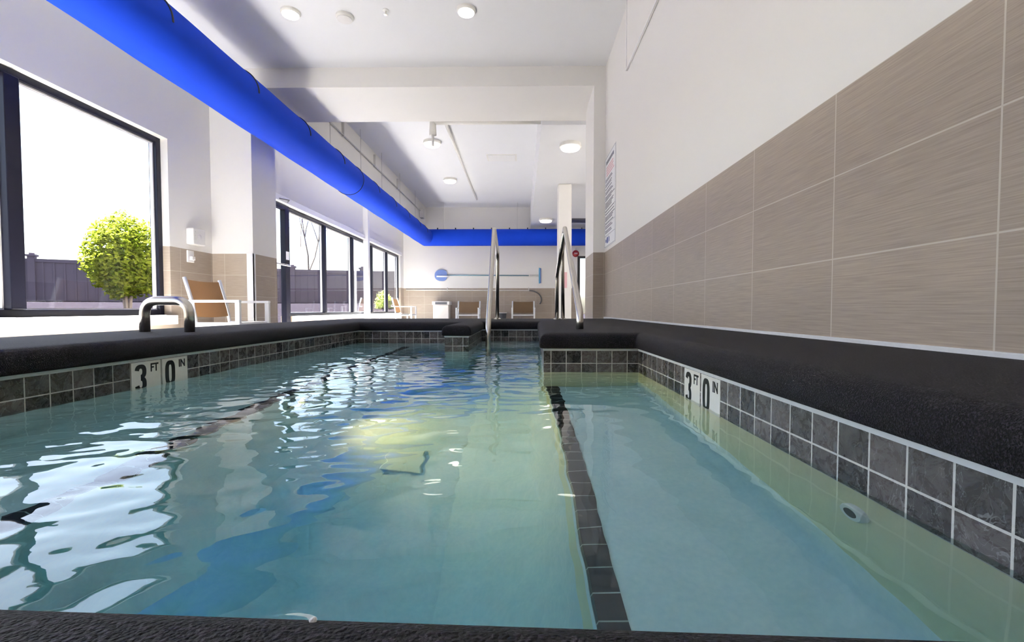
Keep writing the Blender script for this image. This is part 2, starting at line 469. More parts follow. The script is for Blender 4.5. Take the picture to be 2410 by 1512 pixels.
def door(name, x0, x1, y0, y1, z1, along):
    d = empty(name, ((x0+x1)/2, (y0+y1)/2, FLOOR), None, None); d['kind'] = 'structure'
    def part(n, bm, m, **k):
        o = link(n, bm, m, None, **k); o.data.transform(Matrix.Translation(-d.location)); o.parent = d; return o
    fw = .10
    if along == 'Y':
        bm = B(x0, x1, y0, y0+fw, FLOOR, z1, bev=.004); box(bm, x0, x1, y1-.16, y1, FLOOR, z1, bev=.004); box(bm, x0, x1, y0+fw, y1-.16, z1-.09, z1, bev=.004)
        box(bm, x0, x1, y0+fw, y1-.16, FLOOR, FLOOR+.14, bev=.004)
        part('door_frame', bm, M['frame'])
        part('pane', B(x0+.03, x0+.036, y0+fw, y1-.16, FLOOR+.14, z1-.09), M['glass'])
        hz = H(.84)
        part('push_bar', tube(bmesh.new(), fillet([(x1, y0+fw+.02, hz), (x1+.07, y0+fw+.02, hz), (x1+.07, y1-.12, hz), (x1, y1-.12, hz)], .03), .018), M['steel'], smooth=True)
        part('sticker', B(x1, x1+.002, y1-.15, y1-.03, H(.96), H(1.12)), M['signw'])
        bm = tube(bmesh.new(), [(x1, y0+.25, z1+.03), (x1+.16, y0+.62, z1+.05), (x1+.02, y0+.8, z1+.03)], .012, 8)
        part('door_closer', bm, M['darkgrey'])
    else:
        bm = B(x0, x0+fw, y0, y1, FLOOR, z1, bev=.004); box(bm, x1-fw, x1, y0, y1, FLOOR, z1, bev=.004); box(bm, x0+fw, x1-fw, y0, y1, z1-.08, z1, bev=.004)
        box(bm, x0+fw, x1-fw, y0, y1, FLOOR, FLOOR+.2, bev=.004)
        part('door_frame', bm, M['frame'])
        part('pane', B(x0+fw, x1-fw, y0+.03, y0+.036, FLOOR+.2, z1-.08), M['glass'])
door('door_1', XL-.12, XL-.02, D2A, D2B, T2-.02, 'Y')
door('door_2', DX0, DX1, YF+.02, YF+.12, DZ, 'X')

# ------------------------------------------------------------------ spa: outline, deck, shell, tiles
OUT = [(-1.543, .231), (.6, .157), (.6, 2.36), (.115, 2.36), (.185, 4.65), (-.40, 4.65), (-.40, 3.48), (-.58, 3.48), (-.58, 4.37), (-1.555, 4.37)]
def offset(poly, d):
    """move every edge of a CCW polygon outward by d (mitred)"""
    n = len(poly); res = []
    for i in range(n):
        p0, p1, p2 = (Vector(poly[j % n]) for j in (i-1, i, i+1))
        e1 = (p1-p0).normalized(); e2 = (p2-p1).normalized()
        n1 = Vector((e1.y, -e1.x)); n2 = Vector((e2.y, -e2.x))
        b = (n1+n2); b = b/(b.length_squared)*2
        res.append(p1 + b*d)
    return res
def rounded(poly, d, rc):
    """offset then round convex-to-the-pool corners a little"""
    pts = offset(poly, d); n = len(pts); res = []
    for i in range(n):
        p0, p, p2 = pts[i-1], pts[i], pts[(i+1) % n]
        a = (p0-p); b = (p2-p); t = min(rc, a.length*.3, b.length*.3); a.normalize(); b.normalize()
        for k in range(5):
            u = k/4; q0, q1 = p+a*t, p+b*t
            res.append((1-u)**2*q0 + 2*u*(1-u)*p + u*u*q1)
    return res
bm = bmesh.new()
PROF = [(.02, .119), (-.010, .119), (-.018, .1215), (-.022, .130), (-.022, .150), (-.020, .166), (-.014, .180), (-.004, .190), (.010, .197), (.03, DECK)]
loops = []
for d, z in PROF:
    loops.append([bm.verts.new((p.x, p.y, z)) for p in rounded(OUT, d, .012+.0)])
for a, b in zip(loops, loops[1:]):
    n = len(a)
    for i in range(n): bm.faces.new((a[i], a[(i+1)%n], b[(i+1)%n], b[i]))
DX_L, DX_R, DY_B, DY_F = -2.24, XR, -1.4, 6.05
outer_pts = [(DX_L+.03, DY_B), (DX_R, DY_B), (DX_R, DY_F-.03), (DX_L+.03, DY_F-.03)]
outer = [bm.verts.new((x, y, DECK)) for x, y in outer_pts]
oe = [bm.edges.new((outer[i], outer[(i+1)%4])) for i in range(4)]
n = len(loops[-1]); ie = [bm.edges.get((loops[-1][i], loops[-1][(i+1)%n])) for i in range(n)]
bmesh.ops.triangle_fill(bm, use_beauty=True, edges=oe+ie)
# skirt down to the room floor
def skirt(pts):
    prof = [(0, DECK), (.02, DECK-.006), (.03, DECK-.03), (.03, FLOOR)]
    c = [(-1, -0), (0, 0), (0, 1), (-1, 1)]
    prev = outer
    for d, z in prof[1:]:
        ring = [bm.verts.new((x + (-d if i in (0, 3) else 0), y + (d if i in (2, 3) else 0), z)) for i, (x, y) in enumerate(pts)]
        for i in range(4): bm.faces.new((prev[i], prev[(i+1)%4], ring[(i+1)%4], ring[i]))
        prev = ring
skirt(outer_pts)
bmesh.ops.recalc_face_normals(bm, faces=bm.faces[:])
deck = link('pool_deck', bm, M['coping'], angle=40); deck['kind'] = 'structure'

def wall_strip(d, z0, z1, phase, only=None):
    b = bmesh.new(); uvl = b.loops.layers.uv.new('UVMap')
    pts = offset(OUT, d); n = len(pts)
    for i in range(n):
        if only is not None and i not in only: continue
        p, q = pts[i], pts[(i+1)%n]; L = (q-p).length
        v = [b.verts.new((p.x,p.y,z0)), b.verts.new((q.x,q.y,z0)), b.verts.new((q.x,q.y,z1)), b.verts.new((p.x,p.y,z1))]
        f = b.faces.new(v[::-1]); ph = phase.get(i, 0.0)
        for l in f.loops:
            k = v.index(l.vert)
            l[uvl].uv = ((0 if k in (0,3) else L)+ph, z0 if k < 2 else z1)
    return b
PH = {1: (.2-1.385) % .078, 2: .02, 9: (.078*56 - (4.37-2.108)), 8: .02, 6: .036}
band = struct('trim_12', wall_strip(0, -.026, .118, PH), M['band'])
# pale grout cap line under the deck lip
b = bmesh.new(); pts0, pts1 = offset(OUT, .004), offset(OUT, -.0035); n = len(OUT)
for i in range(n):
    j = (i+1) % n; z0, z1 = .107, .1205
    q = [(pts0[i], z0), (pts0[j], z0), (pts1[j], z0), (pts1[i], z0), (pts0[i], z1), (pts0[j], z1), (pts1[j], z1), (pts1[i], z1)]
    vs = [b.verts.new((p.x, p.y, z)) for p, z in q]
    for f in ((0,1,2,3), (7,6,5,4), (3,2,6,7)): b.faces.new([vs[k] for k in f])
struct('trim_13', b, M['grout'])

# plaster shell: walls under the tile, floor, benches with coved risers
ZB, ZF = -.43, -.92
struct('trim_17', wall_strip(.002, ZF-.05, -.024, {}, (1, 2)), M['cream'])
shell = wall_strip(.002, ZF-.05, -.024, {}, (0, 3, 4, 5, 6, 7, 8, 9))
def extrude_profile(bm, prof, y0, y1, ny=2):
    rows = []
    for k in range(ny):
        y = y0+(y1-y0)*k/(ny-1)
        rows.append([bm.verts.new((x, y, z)) for x, z in prof])
    for a, b_ in zip(rows, rows[1:]):
        for i in range(len(prof)-1): bm.faces.new((a[i], a[i+1], b_[i+1], b_[i]))
right = [(.61, -.30), (.598, -.34), (.582, -.385), (.55, -.418), (.50, ZB), (.19, ZB), (.150, ZB), (.136, -.436), (.13, -.46), (.122, -.55), (.10, -.66), (.05, -.76), (-.03, -.84), (-.13, -.89), (-.24, ZF)]
left = [(-1.56, -.30), (-1.545, -.34), (-1.525, -.385), (-1.495, -.418), (-1.45, ZB), (-1.085, ZB), (-1.07, -.436), (-1.064, -.46), (-1.06, -.70), (-1.04, -.80), (-.98, -.88), (-.88, ZF)]
extrude_profile(shell, right, .08, 4.70); extrude_profile(shell, left[::-1], .08, 4.45)
v = [shell.verts.new(c) for c in ((-.88, .08, ZF), (-.24, .08, ZF), (-.24, 4.7, ZF), (-.88, 4.7, ZF))]; shell.faces.new(v)
# entry steps in the alcove and a footing around the jetty
box(shell, -.42, .20, 4.15, 4.70, ZF, -.22, bev=.02); box(shell, -.42, .20, 3.70, 4.16, ZF, -.46, bev=.02)
for f in shell.faces: f.smooth = True
for f in shell.faces:
    c_ = f.calc_center_median()
    if .0 < c_.x < .135 and -.60 < c_.z < -.45 and c_.y < 2.6 and len(f.verts) == 4 and f.calc_area() > .2: f.material_index = 1  # upper right riser set to cream: its lit look is put into the colour
sh = link('pool_shell', shell, M['plaster'], angle=50); sh.data.materials.append(M['cream']); sh['kind'] = 'structure'
def nosing(x0, x1, y0, y1, z):
    b = bmesh.new(); uvl = b.loops.layers.uv.new('UVMap')
    prof = [(x0-.004 if x0 > 0 else x1+.004, z-.055), (x0-.004 if x0 > 0 else x1+.004, z-.006), (x0 if x0 > 0 else x1, z+.003), (x1 if x0 > 0 else x0, z+.003)]
    for a, c in zip(prof, prof[1:]):
        vs = [b.verts.new((a[0], y0, a[1])), b.verts.new((c[0], y0, c[1])), b.verts.new((c[0], y1, c[1])), b.verts.new((a[0], y1, a[1]))]
        f = b.faces.new(vs)
        for l in f.loops: l[uvl].uv = (l.vert.co.y, 0)
    bmesh.ops.recalc_face_normals(b, faces=b.faces[:])
    return b
struct('trim_14', nosing(.138, .190, .2, 2.36, ZB+.001), M['nosing'])
struct('trim_15', nosing(-1.122, -1.070, .27, 4.37, ZB+.001), M['nosing'])

# ---- water: closed volume with a rippled top
def inside(poly, x, y):
    c = False; n = len(poly); j = n-1
    for i in range(n):
        xi, yi = poly[i]; xj, yj = poly[j]
        if (yi > y) != (yj > y) and x < (xj-xi)*(y-yi)/(yj-yi)+xi: c = not c
        j = i
    return c
WP = [tuple(p) for p in offset(OUT, .020)]
def ripple(x, y):
    # calm over the near right bench, livelier to the left and further out
    k = min(1, max(0, (.25-x)/.9)); far = min(1, max(0, (y-1.2)/1.2))
    amp = .22 + .78*max(k*.85, far*.9)
    h = .0042*noise.noise(Vector((x*2.3, y*1.7, 0.3)))*(.5+.5*amp)
    h += .0028*noise.noise(Vector((x*5.5+3, y*6.5, 1.7)))*amp
    h += .0024*noise.noise(Vector((x*11, y*16+5, 4.1)))*amp
    h += .0013*noise.noise(Vector((x*24, y*38, 8.1)))*amp*(.3+.7*max(far, k))
    return h
bm = bmesh.new(); st = .0125
nx, ny = int(2.24/st)+1, int(4.65/st)+1
vv = {}
def V(i, j):
    if (i, j) not in vv:
        x, y = -1.60+i*st, .125+j*st
        vv[(i, j)] = bm.verts.new((x, y, ripple(x, y)))
    return vv[(i, j)]
for i in range(nx):
    for j in range(ny):
        if inside(WP, -1.60+(i+.5)*st, .125+(j+.5)*st):
            bm.faces.new((V(i,j), V(i+1,j), V(i+1,j+1), V(i,j+1)))
top = bm.faces[:]
for f in top: f.smooth = True
r = bmesh.ops.extrude_face_region(bm, geom=top, use_keep_orig=True)
for e in r['geom']:
    if isinstance(e, bmesh.types.BMVert): e.co.z = ZF-.03
bmesh.ops.recalc_face_normals(bm, faces=bm.faces[:])
wat = link('pool_water', bm, M['water'])
tag(wat, 'rippled teal water filling the tiled spa', 'water', kind='stuff')

# ---- depth markers
def digit_bm(ch):
    """heavy condensed numeral outlines as strokes: list of (outer, inner) polygons -> mesh, unit height 1"""
    b = bmesh.new()
    def ring(outer, inner):
        n = len(outer); vo = [[b.verts.new((x, y, z)) for x, y in outer] for z in (0, .02)]; vi = [[b.verts.new((x, y, z)) for x, y in inner] for z in (0, .02)]
        for i in range(n if ch == '0' else n-1):
            j = (i+1) % n
            b.faces.new((vo[1][i], vo[1][j], vi[1][j], vi[1][i]))
            b.faces.new((vo[0][i], vo[0][j], vo[1][j], vo[1][i])); b.faces.new((vi[0][i], vi[1][i], vi[1][j], vi[0][j]))
        if ch != '0':
            for k in (0, n-1): b.faces.new((vo[0][k], vo[1][k], vi[1][k], vi[0][k]))
    if ch == '0':
        N = 40; o, i_ = [], []
        for k in range(N):
            t = 2*PI*k/N; c, s = math.cos(t), math.sin(t)
            e = lambda a, b_, p: (math.copysign(abs(c)**(2/p), c)*a, math.copysign(abs(s)**(2/p), s)*b_+.5)
            o.append(e(.30, .5, 3.0)); i_.append(e(.085, .335, 3.4))
        ring(o, i_)
    else:
        for cy, ry, a0, a1 in ((.735, .265, 170, -90), (.275, .275, 90, -170)):
            o, i_ = [], []
            for k in range(25):
                t = math.radians(a0+(a1-a0)*k/24); c, s = math.cos(t), math.sin(t)
                sq = lambda v_, p=2.5: math.copysign(abs(v_)**(2/p), v_)
                o.append((sq(c)*.30, cy+sq(s)*ry)); i_.append((sq(c)*.085, cy+sq(s)*(ry-.15)))
            ring(o, i_)
    bmesh.ops.recalc_face_normals(b, faces=b.faces[:])
    return b
def marker(x, y, side, ch, small, label):
    s = .148; face = PI/2 if side == 'L' else -PI/2     # local x reads left to right, local z up, local -y faces the pool
    e = empty('depth_marker', (x, y, -.043), label, 'depth marker', rotz=face)
    t = link('marker_tile', B(-s/2, s/2, -.003, .004, 0, s, bev=.0015), M['marker'], e)
    d = digit_bm(ch); bmesh.ops.transform(d, matrix=Matrix.Translation((-.030, -.0030, .028)) @ Matrix.Rotation(PI/2, 4, 'X') @ Matrix.Diagonal((.1*.95, .110, .02, 1)), verts=d.verts[:])
    link('numeral', d, M['ink'], t)
    text_mesh('unit_letters', small, .047, M['ink'], t, (.040, -.0032, .104), (PI/2, 0, 0), bold=.0012, sx=.85)
marker(-1.545, 1.869, 'L', '3', 'FT', 'white depth tile reading 3 FT on the left pool wall')
marker(-1.545, 2.026, 'L', '0', 'IN', 'white depth tile reading 0 IN on the left pool wall')
marker(.602, 1.622, 'R', '3', 'FT', 'white depth tile reading 3 FT on the right pool wall')
marker(.602, 1.465, 'R', '0', 'IN', 'white depth tile reading 0 IN on the right pool wall')
# ---- drain, jet
e = empty('drain_cover', (-.47, 1.84, ZF), 'pale square drain cover on the pool floor', 'drain')
link('cover_plate', B(-.08, .08, -.085, .085, 0, .009, bev=.004), M['drain'], e)
link('screw_boss', lathe(bmesh.new(), [(.012, .008), (.012, .010), (.008, .0103)], 16), M['drain'], e, angle=40)
e = empty('jet_fitting', (.6, .824, -.13), 'white round jet fitting on the right wall below the waterline', 'jet')
bm = lathe(bmesh.new(), [(.030, .004), (.030, -.006), (.026, -.011), (.016, -.011), (.014, -.004), (.013, .002)], 24, 'X')
link('flange', bm, M['jet'], e, angle=40)
link('nozzle', lathe(bmesh.new(), [(.0155, .002), (.0155, -.0118), (.006, -.0122), (.003, -.0122)], 18, 'X'), M['darkgrey'], e, angle=40)

# ------------------------------------------------------------------ rails
def rail(name, loc, paths, feet, label, cat, r=.022):
    e = empty(name, loc, label, cat)
    L = Vector(loc)
    for nm, pts in paths:
        b = tube(bmesh.new(), [Vector(p)-L for p in pts], r, 16); bmesh.ops.recalc_face_normals(b, faces=b.faces[:])
        link(nm, b, M['steel'], e, smooth=True)
    for p in feet:
        b = lathe(bmesh.new(), [(.046, 0), (.046, .006), (.034, .014), (.024, .018)], 24, 'Z', Vector(p)-L)
        link('escutcheon', b, M['steel'], e, angle=40)
    return e
rail('handrail', (-.29, 5.55, DECK), [('rail_tube', fillet([(-.262, 3.66, -.455), (-.266, 3.68, .16), (-.272, 4.62, 1.125), (-.285, 5.55, 1.0), (-.29, 5.55, DECK)], [.14, .10, .16]))],
     [(-.29, 5.55, DECK)], 'steel handrail standing in the water beside the dark jetty', 'handrail')
rail('handrail', (.50, 5.55, DECK), [
    ('rail_tube', fillet([(.352, 2.78, DECK), (.354, 2.80, .30), (.430, 4.60, 1.125), (.49, 5.55, 1.0), (.50, 5.55, DECK)], [.12, .10, .16])),
    ('side_leg', fillet([(.436, 4.72, 1.095), (.425, 5.52, .74), (.425, 5.52, DECK)], [.12]))],
    [(.50, 5.55, DECK), (.425, 5.52, DECK)], 'steel handrail with two rear legs rooted on the right deck', 'handrail')
rail('grab_rail', (-1.87, 2.40, DECK), [('rail_tube', fillet([(-2.0, 2.42, DECK), (-2.0, 2.42, .365), (-1.745, 2.40, .365), (-1.745, 2.40, DECK)], [.085, .085], 10))],
     [], 'low polished U-shaped grab rail on the left deck', 'grab rail', r=.024)
# unseen lamp added for the yellow floor patch, then a crumb on the near edge
e = empty('added_pool_light', (-1.052, 2.15, -.60), 'unseen round underwater lamp added in the left bench riser', 'added pool light')
link('lamp_ring', lathe(bmesh.new(), [(.085, -.02), (.085, .010), (.066, .016), (.062, .008)], 28, 'X'), M['steel'], e, angle=40)
link('lamp_lens', lathe(bmesh.new(), [(.062, .004), (.045, .012), (.01, .015)], 28, 'X'), M['yellowlens'], e, angle=40)
sp_ = bpy.data.lights.new('added_pool_lamp', 'SPOT'); sp_.energy = 38; sp_.color = (1, .38, .10); sp_.spot_size = math.radians(125); sp_.spot_blend = .9; sp_.shadow_soft_size = .04  # added spot that throws the warm patch across the pool floor
so_ = bpy.data.objects.new('added_pool_lamp', sp_); COL.objects.link(so_); so_.location = (-1.0, 2.15, -.60)
so_.rotation_euler = Vector((1, 0, -.06)).to_track_quat('-Z', 'Y').to_euler()
bm = bmesh.new(); bmesh.ops.create_icosphere(bm, subdivisions=2, radius=.0016)
for v in bm.verts: v.co *= 1+.3*noise.noise(v.co*900)
o = link('pebble', bm, M['trim'], smooth=True); o.location = (-.084, .181, .1922)
tag(o, 'tiny white chip lying on the near dark edge', 'pebble')

# ------------------------------------------------------------------ duct
DXc, DZc, DR, DYc = -3.48, H(2.62), .30, 16.85
e = empty('air_duct', (DXc, 8, DZc), 'long royal blue fabric air duct hung below the ceiling', 'duct'); L = Vector(e.location)
def ring_pts(c, a, b, r, n): return [Vector(c)+a*math.cos(2*PI*k/n)*r + b*math.sin(2*PI*k/n)*r for k in range(n)]
bm = bmesh.new(); n = 40
secs = []
y = YB
ys = []
while y < DYc-.45: ys.append(y); y += .1
for y in ys:
    sag = .006*math.sin(y*4.5)
    secs.append(ring_pts((DXc, y, DZc), Vector((1,0,0)), Vector((0,0,1)), DR+sag*.5, n))
# mitred elbow then the run along the far wall
secs.append(ring_pts((DXc, DYc-.35, DZc), Vector((1,0,0)), Vector((0,0,1)), DR, n))
secs.append(ring_pts((DXc, DYc, DZc), Vector((1,-1,0)), Vector((0,0,1)), DR, n))
x = DXc+.4
while x < 4.9: secs.append(ring_pts((x, DYc, DZc), Vector((0,-1,0)), Vector((0,0,1)), DR, n)); x += .15
rr = [[bm.verts.new(p-L) for p in s] for s in secs]
for a, b in zip(rr, rr[1:]):
    for k in range(n): bm.faces.new((a[k], a[(k+1)%n], b[(k+1)%n], b[k]))
bm.faces.new(rr[0]); bm.faces.new(rr[-1])
bmesh.ops.recalc_face_normals(bm, faces=bm.faces[:])
link('duct_sleeve', bm, M['duct'], e, angle=60)
def arc_strap(y, a0, a1, r=.006):
    pts = [(DXc-L.x+math.cos(a0+(a1-a0)*k/20)*(DR+.004), y-L.y, DZc-L.z+math.sin(a0+(a1-a0)*k/20)*(DR+.004)) for k in range(21)]
    link('hanger_strap', tube(bmesh.new(), pts, r, 6), M['black'], e)
for y in (2.85, 4.25, 5.63, 7.0, 8.35, 10.4, 11.8, 13.2, 14.6, 15.7): arc_strap(y, math.radians(0), math.radians(120), .009)
for y in (9.35,):
    pts = ring_pts((DXc-L.x, y-L.y, DZc-L.z), Vector((1,0,0)), Vector((0,0,1)), DR+.003, 40)
    link('seam_ring', tube(bmesh.new(), pts, .006, 6, closed=True), M['black'], e)
x = -3.05
while x < 4.0:
    link('hanger_clip', B(x-.02-L.x, x+.02-L.x, DYc-.03-L.y, DYc+.03-L.y, DZc+DR-.02-L.z, DZc+DR+.05-L.z, bev=.004), M['black'], e); x += .655
# suspension wires
HY = 9.1
for y in (8.4, 10.0, 11.5, 13.2, 15.1):
    o = link('hanger_wire', tube(bmesh.new(), [(DXc+.02-L.x, y-L.y, DZc+DR-.005-L.z), (DXc+.02-L.x, y-L.y, H(3.88)-L.z)], .006, 6), M['grey'], e)
for x in (-2.82, -.15):
    o = link('hanger_wire', tube(bmesh.new(), [(x-L.x, DYc-L.y, DZc+DR-.005-L.z), (x-L.x, DYc-L.y, H(3.88)-L.z)], .006, 6), M['grey'], e)

# conduit along the bulkhead with its junction box
e = empty('conduit', (-3.6, 12, H(3.5)), 'thin grey conduit running along the bulkhead above the blue duct', 'conduit'); L = Vector(e.location)
link('pipe', tube(bmesh.new(), [Vector(p)-L for p in ((-3.605, 7.85, H(3.53)), (-3.605, 16.6, H(3.53)))], .016, 8), M['grey'], e)
link('junction_box', B(-3.63-L.x, -3.50-L.x, 16.5-L.y, 16.75-L.y, H(3.28)-L.z, H(3.62)-L.z, bev=.01), M['offlens'], e)
for y in (9.4, 11.4, 13.5): link('bracket', B(-3.632-L.x, -3.58-L.x, y-.02-L.y, y+.02-L.y, H(3.50)-L.z, H(3.80)-L.z), M['offlens'], e)

# white sprinkler main and ceiling fixtures in the far bay
e = empty('sprinkler_pipe', (-1.0, 8.15, H(3.28)), 'white sprinkler pipe crossing below the far ceiling behind the beam', 'pipe'); L = Vector(e.location)
link('main_pipe', tube(bmesh.new(), [Vector(p)-L for p in ((-1.52, 8.15, H(3.28)), (.36, 8.15, H(3.28)))], .05, 16), M['lampbody'], e, smooth=True)
link('hanger', tube(bmesh.new(), [Vector(p)-L for p in ((-.70, 8.15, H(3.28)), (-.70, 8.15, H(3.88)))], .012, 8), M['grey'], e)
link('elbow', tube(bmesh.new(), [Vector(p)-L for p in ((-1.55, 8.15, H(3.34)), (-1.55, 8.15, H(3.05)))], [.05, .065], 12), M['lampbody'], e, smooth=True)
link('drop', tube(bmesh.new(), [Vector(p)-L for p in ((-1.55, 8.15, H(3.06)), (-1.56, 8.2, H(2.88)))], .022, 10), M['grey'], e, smooth=True)
bm = tube(bmesh.new(), [(0, -3.3, 0), (0, 3.3, 0)], .035, 10)
o = link('ceiling_pipe', bm, M['lampbody'], smooth=True); o.location = (-1.56, 12.9, H(3.84))
tag(o, 'slim white pipe running lengthwise on the far ceiling', 'pipe')
e = empty('ceiling_panel', (-.5, 11.9, H(3.88)), 'flat white rectangular light panel on the far ceiling', 'panel')
link('panel_plate', B(-.34, .34, -.22, .22, -.02, .0, bev=.005), M['trim'], e)  # plain white plate in place of the recessed panel light, no emission
link('panel_rim', B(-.38, .38, -.26, .26, -.008, .0, bev=.002), M['lampbody'], e)

def drum(loc, r, label, lit=True, h=.11):
    e = empty('ceiling_light', loc, label, 'ceiling light', 'round drum lights on the ceilings')
    link('lamp_base', lathe(bmesh.new(), [(r*.98, 0), (r*.98, -.028), (r, -.034), (r, -.062), (r*.93, -.066)], 36), M['lampbody'], e, angle=35)
    link('lens', lathe(bmesh.new(), [(r*.86, -.064), (r*.84, -h+.02), (r*.76, -h+.004), (r*.45, -h-.006), (.01, -h-.009)], 36), M['lens'], e, angle=35)
drum((-2.06, 10.75, H(3.88)), .205, 'nearer drum light on the white ceiling right of the blue duct')
drum((-2.12, 13.8, H(3.88)), .205, 'farther drum light on the white ceiling right of the blue duct')
drum((.91, 8.70, H(3.08)), .205, 'drum light on the low grey soffit next to the right pilaster')
drum((.83, 15.8, H(3.08)), .235, 'far drum light on the low grey soffit left of the column')
def can(loc, r, label, lit):
    e = empty('downlight' if lit else 'ceiling_speaker', loc, label, 'downlight' if lit else 'ceiling disc')
    link('trim_ring', lathe(bmesh.new(), [(r, 0), (r, -.022), (r*.9, -.036), (r*.84, -.038)], 32), M['lampbody'], e, angle=35)
    link('lens' if lit else 'cover', lathe(bmesh.new(), [(r*.86, -.03), (r*.84, -.045), (r*.5, -.052), (.01, -.054)], 32), M['lens'] if lit else M['offlens'], e, angle=35)
can((-2.65, 5.37, H(3.42)), .107, 'lit round downlight nearest the blue duct on the near ceiling', True)
can((-.63, 5.36, H(3.42)), .107, 'lit round downlight right of the sprinkler head on the near ceiling', True)
can((-2.06, 5.46, H(3.42)), .10, 'unlit pale disc between downlight and sprinkler on the near ceiling', False)
e = empty('ceiling_sprinkler', (-1.55, 5.36, H(3.42)), 'small metal sprinkler head on the near ceiling', 'sprinkler')
link('collar', lathe(bmesh.new(), [(.035, 0), (.035, -.006), (.012, -.012)], 20), M['trim'], e, angle=35)
bm = tube(bmesh.new(), [(0, 0, -.01), (0, 0, -.05)], .008, 10); lathe(bm, [(.022, -.05), (.022, -.053), (.004, -.055)], 14)
link('deflector', bm, M['steel'], e, angle=35)

# ------------------------------------------------------------------ right wall: access panel, rules sign
e = empty('access_panel', (XR-.004, 4.1, H(2.66)), 'flush white access panel high on the right wall', 'panel')
link('panel_door', B(-.012, 0, -1.13, 1.13, .03, .77, bev=.002), M['paint'], e)
bm = B(-.02, 0, 1.13, 1.15, 0, .80, bev=.002); box(bm, -.02, 0, -1.15, 1.13, 0, .02, bev=.002)
link('panel_edge', bm, M['trim'], e)
e = empty('rules_sign', (XR, 6.21, H(.86)), 'white printed pool rules sign on the right wall', 'sign', rotz=-PI/2)   # local x along -Y, -y... faces -X
sw, sh_ = .72, 1.24
link('board', B(-sw/2, sw/2, -.008, 0, 0, sh_, bev=.002), M['signw'], e)
def pr(nm, rects, m):
    b = bmesh.new()
    for x0, x1, z0, z1 in rects: box(b, x0, x1, -.0092, -.0078, z0, z1)
    return link(nm, b, m, e)
bw = .004
pr('border', [(-sw/2+.01, sw/2-.01, .01, .01+bw), (-sw/2+.01, sw/2-.01, sh_-.01-bw, sh_-.01), (-sw/2+.01, -sw/2+.01+bw, .014, sh_-.014), (sw/2-.01-bw, sw/2-.01, .014, sh_-.014), (-sw/2+.01, sw/2-.01, .155, .159), (-sw/2+.01, sw/2-.01, .31, .313), (-sw/2+.01, sw/2-.01, .50, .503)], M['signk'])
lines = []; z = .92
while z > .18:
    x = -.30
    end = random.uniform(.05, .30)
    while x < end:
        wl = random.uniform(.02, .06)
        lines.append((x, min(x+wl, .32), z, z+.013)); x += wl+.012
    z -= .022 if random.random() < .62 else .042
for zz in sorted({l[2] for l in lines}): pr('text_line', [l for l in lines if l[2] == zz], M['signk'])
hd = []
for k in range(6): hd.append((-.26+k*.088, -.26+k*.088+.07, 1.13, 1.175))
pr('title', hd, M['signk'])
hd = []
for zz in (1.07, 1.035, 1.0, .965):
    x = -.24
    while x < .22:
        wl = random.uniform(.03, .07); hd.append((x, x+wl, zz, zz+.02)); x += wl+.012
pr('warning_print', hd, M['signr'])
pr('emblem', [(-.20, -.10, .05, .13), (-.07, -.05, .05, .14), (-.03, .0, .06, .12), (-.28, -.22, .07, .11)], M['signb'])

# ------------------------------------------------------------------ furniture
def make_chair(loc, rotz, label, wide=1.0, sc_=1.0):
    e = empty('patio_chair', loc, label, 'chair', 'white-framed tan sling chairs', rotz)
    hw = .31*wide
    al = M['alu']
    for s in (-1, 1):
        y = s*hw
        a, b = y-.02, y+.02
        link('armrest', B(-.36, .31, a-.005, b+.005, .635, .665, bev=.005), al, e)
        link('front_leg', B(.255, .31, a, b, 0, .636, bev=.005), al, e)
        bm = tube(bmesh.new(), [(-.20, y, 0), (-.215, y, .40), (-.255, y, .64), (-.34, y, .93)], .021, 8)
        link('rear_leg', bm, al, e, smooth=True)
        link('side_rail', B(-.21, .26, a+.004, b-.004, .35, .405, bev=.004), al, e)
    ny = 8
    def sheet(prof, nm, t=.006):
        b = bmesh.new(); rows = []
        for (x, z) in prof: rows.append([b.verts.new((x, -hw+.025+(2*hw-.05)*k/ny, z-.012*math.sin(PI*k/ny))) for k in range(ny+1)])
        for p, q in zip(rows, rows[1:]):
            for k in range(ny): b.faces.new((p[k], p[k+1], q[k+1], q[k]))
        bmesh.ops.solidify(b, geom=b.faces[:], thickness=t)
        return link(nm, b, M['sling'], e, angle=50)
    sheet([(-.215, .47), (-.235, .56), (-.262, .66), (-.30, .79), (-.333, .905)], 'backrest')
    sheet([(.27, .405), (.1, .395), (-.05, .385), (-.20, .385)], 'seat')
    link('cross_bar', B(.25, .285, -hw+.018, hw-.018, .36, .40, bev=.004), al, e)
    link('cross_bar', B(-.225, -.20, -hw+.018, hw-.018, .35, .385, bev=.004), al, e)
    return e
CH = make_chair((-3.57, 5.62, FLOOR), 0.0, 'tan sling chair in front of the tiled pilaster at left')
def dup(root, loc, rotz, label):
    r = root.copy(); COL.objects.link(r); r.location = loc; r.rotation_euler = (0, 0, rotz); r['label'] = label
    for ch in list(root.children):
        c = ch.copy(); COL.objects.link(c); c.parent = r
    return r
dup(CH, (-3.80, 15.0, FLOOR), 0.0, 'tan sling chair in the far corner by the last window')
c = dup(CH, (-1.93, 16.75, FLOOR), -PI/2, 'tan sling chair right of the bin at the far wall'); c.scale = (1, 1.28, .93)
c = dup(CH, (.07, 16.75, FLOOR), -PI/2, 'tan sling chair below the curved hook end at the far wall'); c.scale = (1, 1.28, .93)
# low table
e = empty('side_table', (-3.82, 13.3, FLOOR), 'low white table below the far windows', 'table')
link('table_top', B(-.46, .46, -.45, .45, .40, .43, bev=.006), M['alu'], e)
for sx in (-1, 1):
    for sy in (-1, 1):
        link('leg', B(sx*.42-.02, sx*.42+.02, sy*.41-.02, sy*.41+.02, 0, .402, bev=.004), M['alu'], e)
